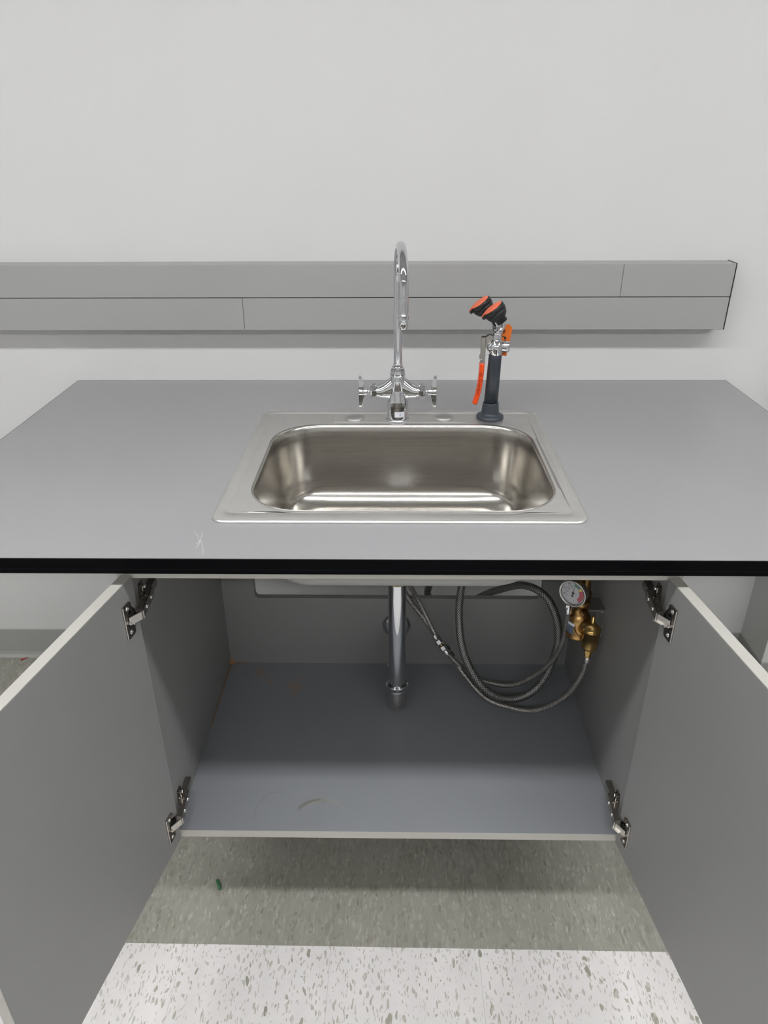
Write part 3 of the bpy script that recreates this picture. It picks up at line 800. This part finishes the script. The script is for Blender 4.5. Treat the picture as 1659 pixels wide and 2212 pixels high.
# ================================================================ MIXING VALVE on the right panel
mv = thing('mixing_valve', 'bronze thermostatic mixing valve with a round gauge, bracketed to the right cabinet side', 'mixing valve', (.40, -.585, .49))
VX, VY = .3930, -.5850
vb_ = MB()
vb_.lathe((VX, VY, .5290), (0, 0, 1), [(0, .0200), (.002, .0250), (.008, .0262), (.0082, .0238), (.012, .0236), (.016, .0245), (.044, .0245), (.053, .0232), (.058, .0190), (.062, .0168), (.070, .0162), (.080, .0162), (.082, .0185), (.090, .0185), (.093, .0140)], 40)
vb_.tube([(VX + .002, VY - .004, .548), (VX + .006, VY - .020, .566), (VX + .013, VY - .030, .575), (.4120, -.6200, .574), (.4120, -.6200, .562)], .0135, 22, True, 5)
vb_.lathe((VX + .0045, VY - .014, .560), Vector((.30, -.80, .55)), [(0, .0195), (.006, .0195), (.0065, .0170), (.010, .0165)], 28)
finish('body', vb_, 'bronze', mv)
up = MB().lathe((VX + .008, VY + .018, .6000), (0, 0, 1), [(0, .0135), (.012, .0135), (.014, .0160), (.030, .0160), (.032, .0125), (.085, .0120), (.088, .0155), (.105, .0155), (.108, .012), (.150, .012)], 28)
finish('outlet_pipe', up, 'bronze', mv)
CXv, CYv = .4120, -.6200
cy = MB()
cy.lathe((CXv, CYv, .5190), (0, 0, 1), [(0, .0090), (.002, .0140), (.006, .0172), (.010, .0178), (.046, .0178), (.0462, .0190), (.054, .0190), (.056, .0165), (.062, .0120), (.068, .0070), (.069, .0040), (.084, .0036), (.085, .002)], 40)
cyl = finish('strainer_cylinder', cy, 'brass', mv); cyl['label'] = 'brass cylinder'
finish('nut', MB().hexn((CXv, CYv, .5080), (0, 0, 1), .0115, .0095), 'brass', mv)
br = MB()
br.box((.4372, -.604, .538), (.4398, -.556, .606), .0006, 1)
br.box((.404, -.559, .578), (.4398, -.5565, .606), .0006, 1)
br.box((.404, -.604, .6045), (.4398, -.556, .607), .0005, 1)
brk = finish('bracket', br, 'satin', mv)
for zz in (.594, .550): finish('screw', MB().lathe((.4372, -.592, zz), (-1, 0, 0), [(0, .0035), (.0015, .0030), (.002, .001)], 14), 'screw', brk)
finish('adjusting_screw', MB().lathe((VX - .002, VY - .016, .5995), (0, -1, 0), [(0, .0045), (.006, .0045), (.0062, .003), (.010, .003)], 16), 'bronze', mv)
# curved name label on the body
lb = MB(); gg = []
for k in range(9):
    a = R(-84 + 46 * k / 8); gg.append([Vector((VX + .0248 * math.sin(a), VY - .0248 * math.cos(a), zz)) for zz in (.5440, .5730)])
lb.loft(gg, closed=False); finish('label', lb, 'blue_label', mv)
lb = MB(); gg = []
for k in range(9):
    a = R(-74 + 40 * k / 8); gg.append([Vector((VX + .0250 * math.sin(a), VY - .0250 * math.cos(a), zz)) for zz in (.5655, .5720)])
lb.loft(gg, closed=False); finish('label', lb, 'white_label', mv)
# gauge
GC = Vector((.3690, -.6000, .6480)); GN = Vector((-.62, -.78, .03)).normalized()
GU = (Vector((0, 0, 1)) - GN * GN.z).normalized(); GRt = GU.cross(GN).normalized()
ga = MB().lathe(GC, GN, [(-.014, .008), (-.012, .024), (-.010, .0290), (.004, .0298), (.0062, .0300), (.0066, .0290), (.0064, .0262), (.0030, .0258), (-.0002, .0256)], 56, False)
ga.lathe(GC - GN * .0005, GN, [(-.0002, .0262), (0, .0262)], 56)
gauge = finish('gauge', ga, 'satin', mv)
finish('gauge_stem', MB().tube([GC - GN * .012, GC - GN * .022 + Vector((.002, 0, -.004)), Vector((VX, VY, .607))], .0065, 14, True, 4), 'bronze', mv)
def disc_pt(r, a, h): return GC + (GRt * math.sin(a) + GU * math.cos(a)) * r + GN * h
finish('dial', MB().lathe(GC, GN, [(.0002, .0253), (.0006, .0253)], 56), 'dial', gauge)
def arcband(a0, a1, r0, r1, h=.0008, n=12):
    mb = MB(); mb.loft([[disc_pt(r0, R(a0 + (a1 - a0) * k / n), h), disc_pt(r1, R(a0 + (a1 - a0) * k / n), h)] for k in range(n + 1)], closed=False); return mb
finish('green_zone', arcband(2, 42, .0160, .0232), 'd_green', gauge)
finish('blue_zone', arcband(30, 38, .0175, .0215, .0009), 'd_blue', gauge)
finish('yellow_zone', arcband(42, 58, .0150, .0232), 'd_yellow', gauge)
finish('red_zone', arcband(58, 140, .0140, .0235), 'd_red', gauge)
tk = MB()
tk.take(arcband(-128, 0, .0172, .0175, .0009, 24).bm); tk.take(arcband(-128, 0, .0160, .0163, .0009, 24).bm)
for k in range(17):
    a = -128 + k * 8; r1 = .0192 if k % 4 == 0 else .0182
    tk.take(arcband(a - .5, a + .5, .0172, r1, .0009, 1).bm)
finish('scale', tk, 'print', gauge)
for body, a, r in (('40', -112, .0212), ('60', -72, .0213), ('80', -30, .0213), ('10', -92, .0128), ('20', -58, .0128), ('30', -22, .0128), ('F', 168, .0180)):
    c_ = disc_pt(r, R(a), .0009)
    text_mesh(body, .0048, 'print', basis(c_, GRt, GU, GN), 'numeral', gauge)
nd = MB()
na = R(8)
f_ = lambda l, w: GC + (GRt * math.sin(na) + GU * math.cos(na)) * l + (GRt * math.cos(na) - GU * math.sin(na)) * w + GN * .0016
nd.prism([f_(.0155, -.0002), f_(.0155, .0002), f_(.002, .0008), f_(-.0045, .0008), f_(-.0092, .0034), f_(-.0092, -.0034), f_(-.0045, -.0008), f_(.002, -.0008)], GN * .0003)
nd.lathe(GC, GN, [(.0008, .0026), (.0022, .0026), (.0026, .0018)], 18)
finish('needle', nd, 'print', gauge)
finish('lens', MB().lathe(GC, GN, [(.0036, .0254), (.0046, .0254)], 48), 'glass', gauge)

# ================================================================ HOSES
def hose(name, label, pts, r, key, fits, group=None):
    t = thing(name, label, 'hose', pts[len(pts) // 2], group)
    finish('braided_tube', MB().tube(pts, r, 16, True, 8), key, t)
    return t
A = [(.008, -.318, .80), (.012, -.325, .66), (.020, -.340, .565), (.034, -.360, .512), (.056, -.400, .488), (.089, -.440, .434), (.111, -.460, .401), (.146, -.470, .360), (.186, -.475, .322), (.232, -.480, .305), (.290, -.500, .318), (.350, -.530, .397), (.371, -.560, .487), (.366, -.590, .583), (.3630, -.600, .612)]
B = [(-.004, -.316, .80), (-.003, -.325, .66), (.004, -.350, .545), (.025, -.380, .494), (.067, -.420, .454), (.102, -.435, .406), (.127, -.450, .378), (.162, -.480, .337), (.212, -.525, .300), (.266, -.550, .292), (.327, -.575, .305), (.382, -.597, .366), (.4075, -.612, .440), (.4120, -.620, .499)]
Cc = [(.212, -.300, .905), (.208, -.303, .75), (.185, -.335, .64), (.158, -.400, .545), (.149, -.460, .476), (.164, -.500, .399), (.214, -.530, .326), (.282, -.530, .299), (.341, -.520, .333), (.375, -.500, .414), (.378, -.480, .479), (.351, -.450, .536), (.304, -.405, .540), (.250, -.345, .485), (.215, -.308, .440), (.170, -.300, .405), (.120, -.300, .405), (.082, -.300, .442), (.094, -.300, .500), (.12, -.30, .62), (.14, -.30, .75), (.145, -.30, .85)]
hA = hose('supply_hose', 'thin braided supply hose curving up to the gauge side of the mixing valve', A, .0058, 'braid', None, 'thin braided supply hoses')
hB = hose('supply_hose', 'thin braided supply hose curving along the cabinet floor up to the brass cylinder', B, .0064, 'braid', None, 'thin braided supply hoses')
hC = hose('drench_hose_line', 'thick grey braided hose looping in a big circle inside the cabinet', Cc, .0092, 'braid_big', None)
def coupler(t, P, i, f, k=1.0):
    Q = catmull([Vector(p) for p in P], 8); j = int((i + f) * 8); p = Q[j]; ax = (Q[j + 3] - Q[j - 3]).normalized()
    finish('ferrule', MB().lathe(p - ax * .034, ax, [(0, .0066), (.002, .0072), (.012, .0072), (.0135, .0062)], 20), 'satin', t)
    finish('coupling_nut', MB().hexn(p - ax * .0200, ax, .0130, .0092), 'chrome', t)
    o = finish('adapter', MB().lathe(p - ax * .0075, ax, [(0, .0055), (.003, .0055), (.0032, .0064), (.006, .0064)], 20), 'brass', t); o['label'] = 'brass adapter'
    finish('coupling_nut', MB().hexn(p - ax * .0018, ax, .0135, .0088), 'chrome', t)
    finish('ferrule', MB().lathe(p + ax * .0120, ax, [(0, .0060), (.001, .0072), (.012, .0072), (.014, .0064)], 20), 'satin', t)
coupler(hA, A, 6, 0.0); coupler(hB, B, 6, 0.2)
def endfit(t, p, ax, key='satin'):
    ax = Vector(ax).normalized(); p = Vector(p)
    finish('ferrule', MB().lathe(p - ax * .016, ax, [(0, .0066), (.002, .0074), (.006, .0070), (.008, .0074), (.014, .0074), (.016, .0060)], 20), key, t)
    finish('coupling_nut', MB().hexn(p, ax, .009, .0074), 'brass' if key == 'satin' else key, t)
endfit(hB, (.4120, -.620, .499), (0, .0, 1))
endfit(hA, (.3630, -.600, .612), (0, .0, 1), 'chrome')

# ================================================================ SCRAPS on the floor
sg = MB().tube([(-.4020, -.8010, .0035), (-.3968, -.8120, .0035), (-.3910, -.8235, .0035)], .0034, 10, True, 4)
tag(finish('plastic_scrap', sg, 'green_bit'), 'short green plastic scrap lying on the grey-green floor tiles', 'scrap')
sr = MB().tube([(-1.206, -.030, .0025), (-1.198, -.022, .0030), (-1.188, -.016, .0025)], lambda t: .0028 * (1 - .7 * t), 8, True, 4)
tag(finish('plastic_scrap', sr, 'red_bit'), 'tiny red scrap on the floor at the back wall baseboard', 'scrap')
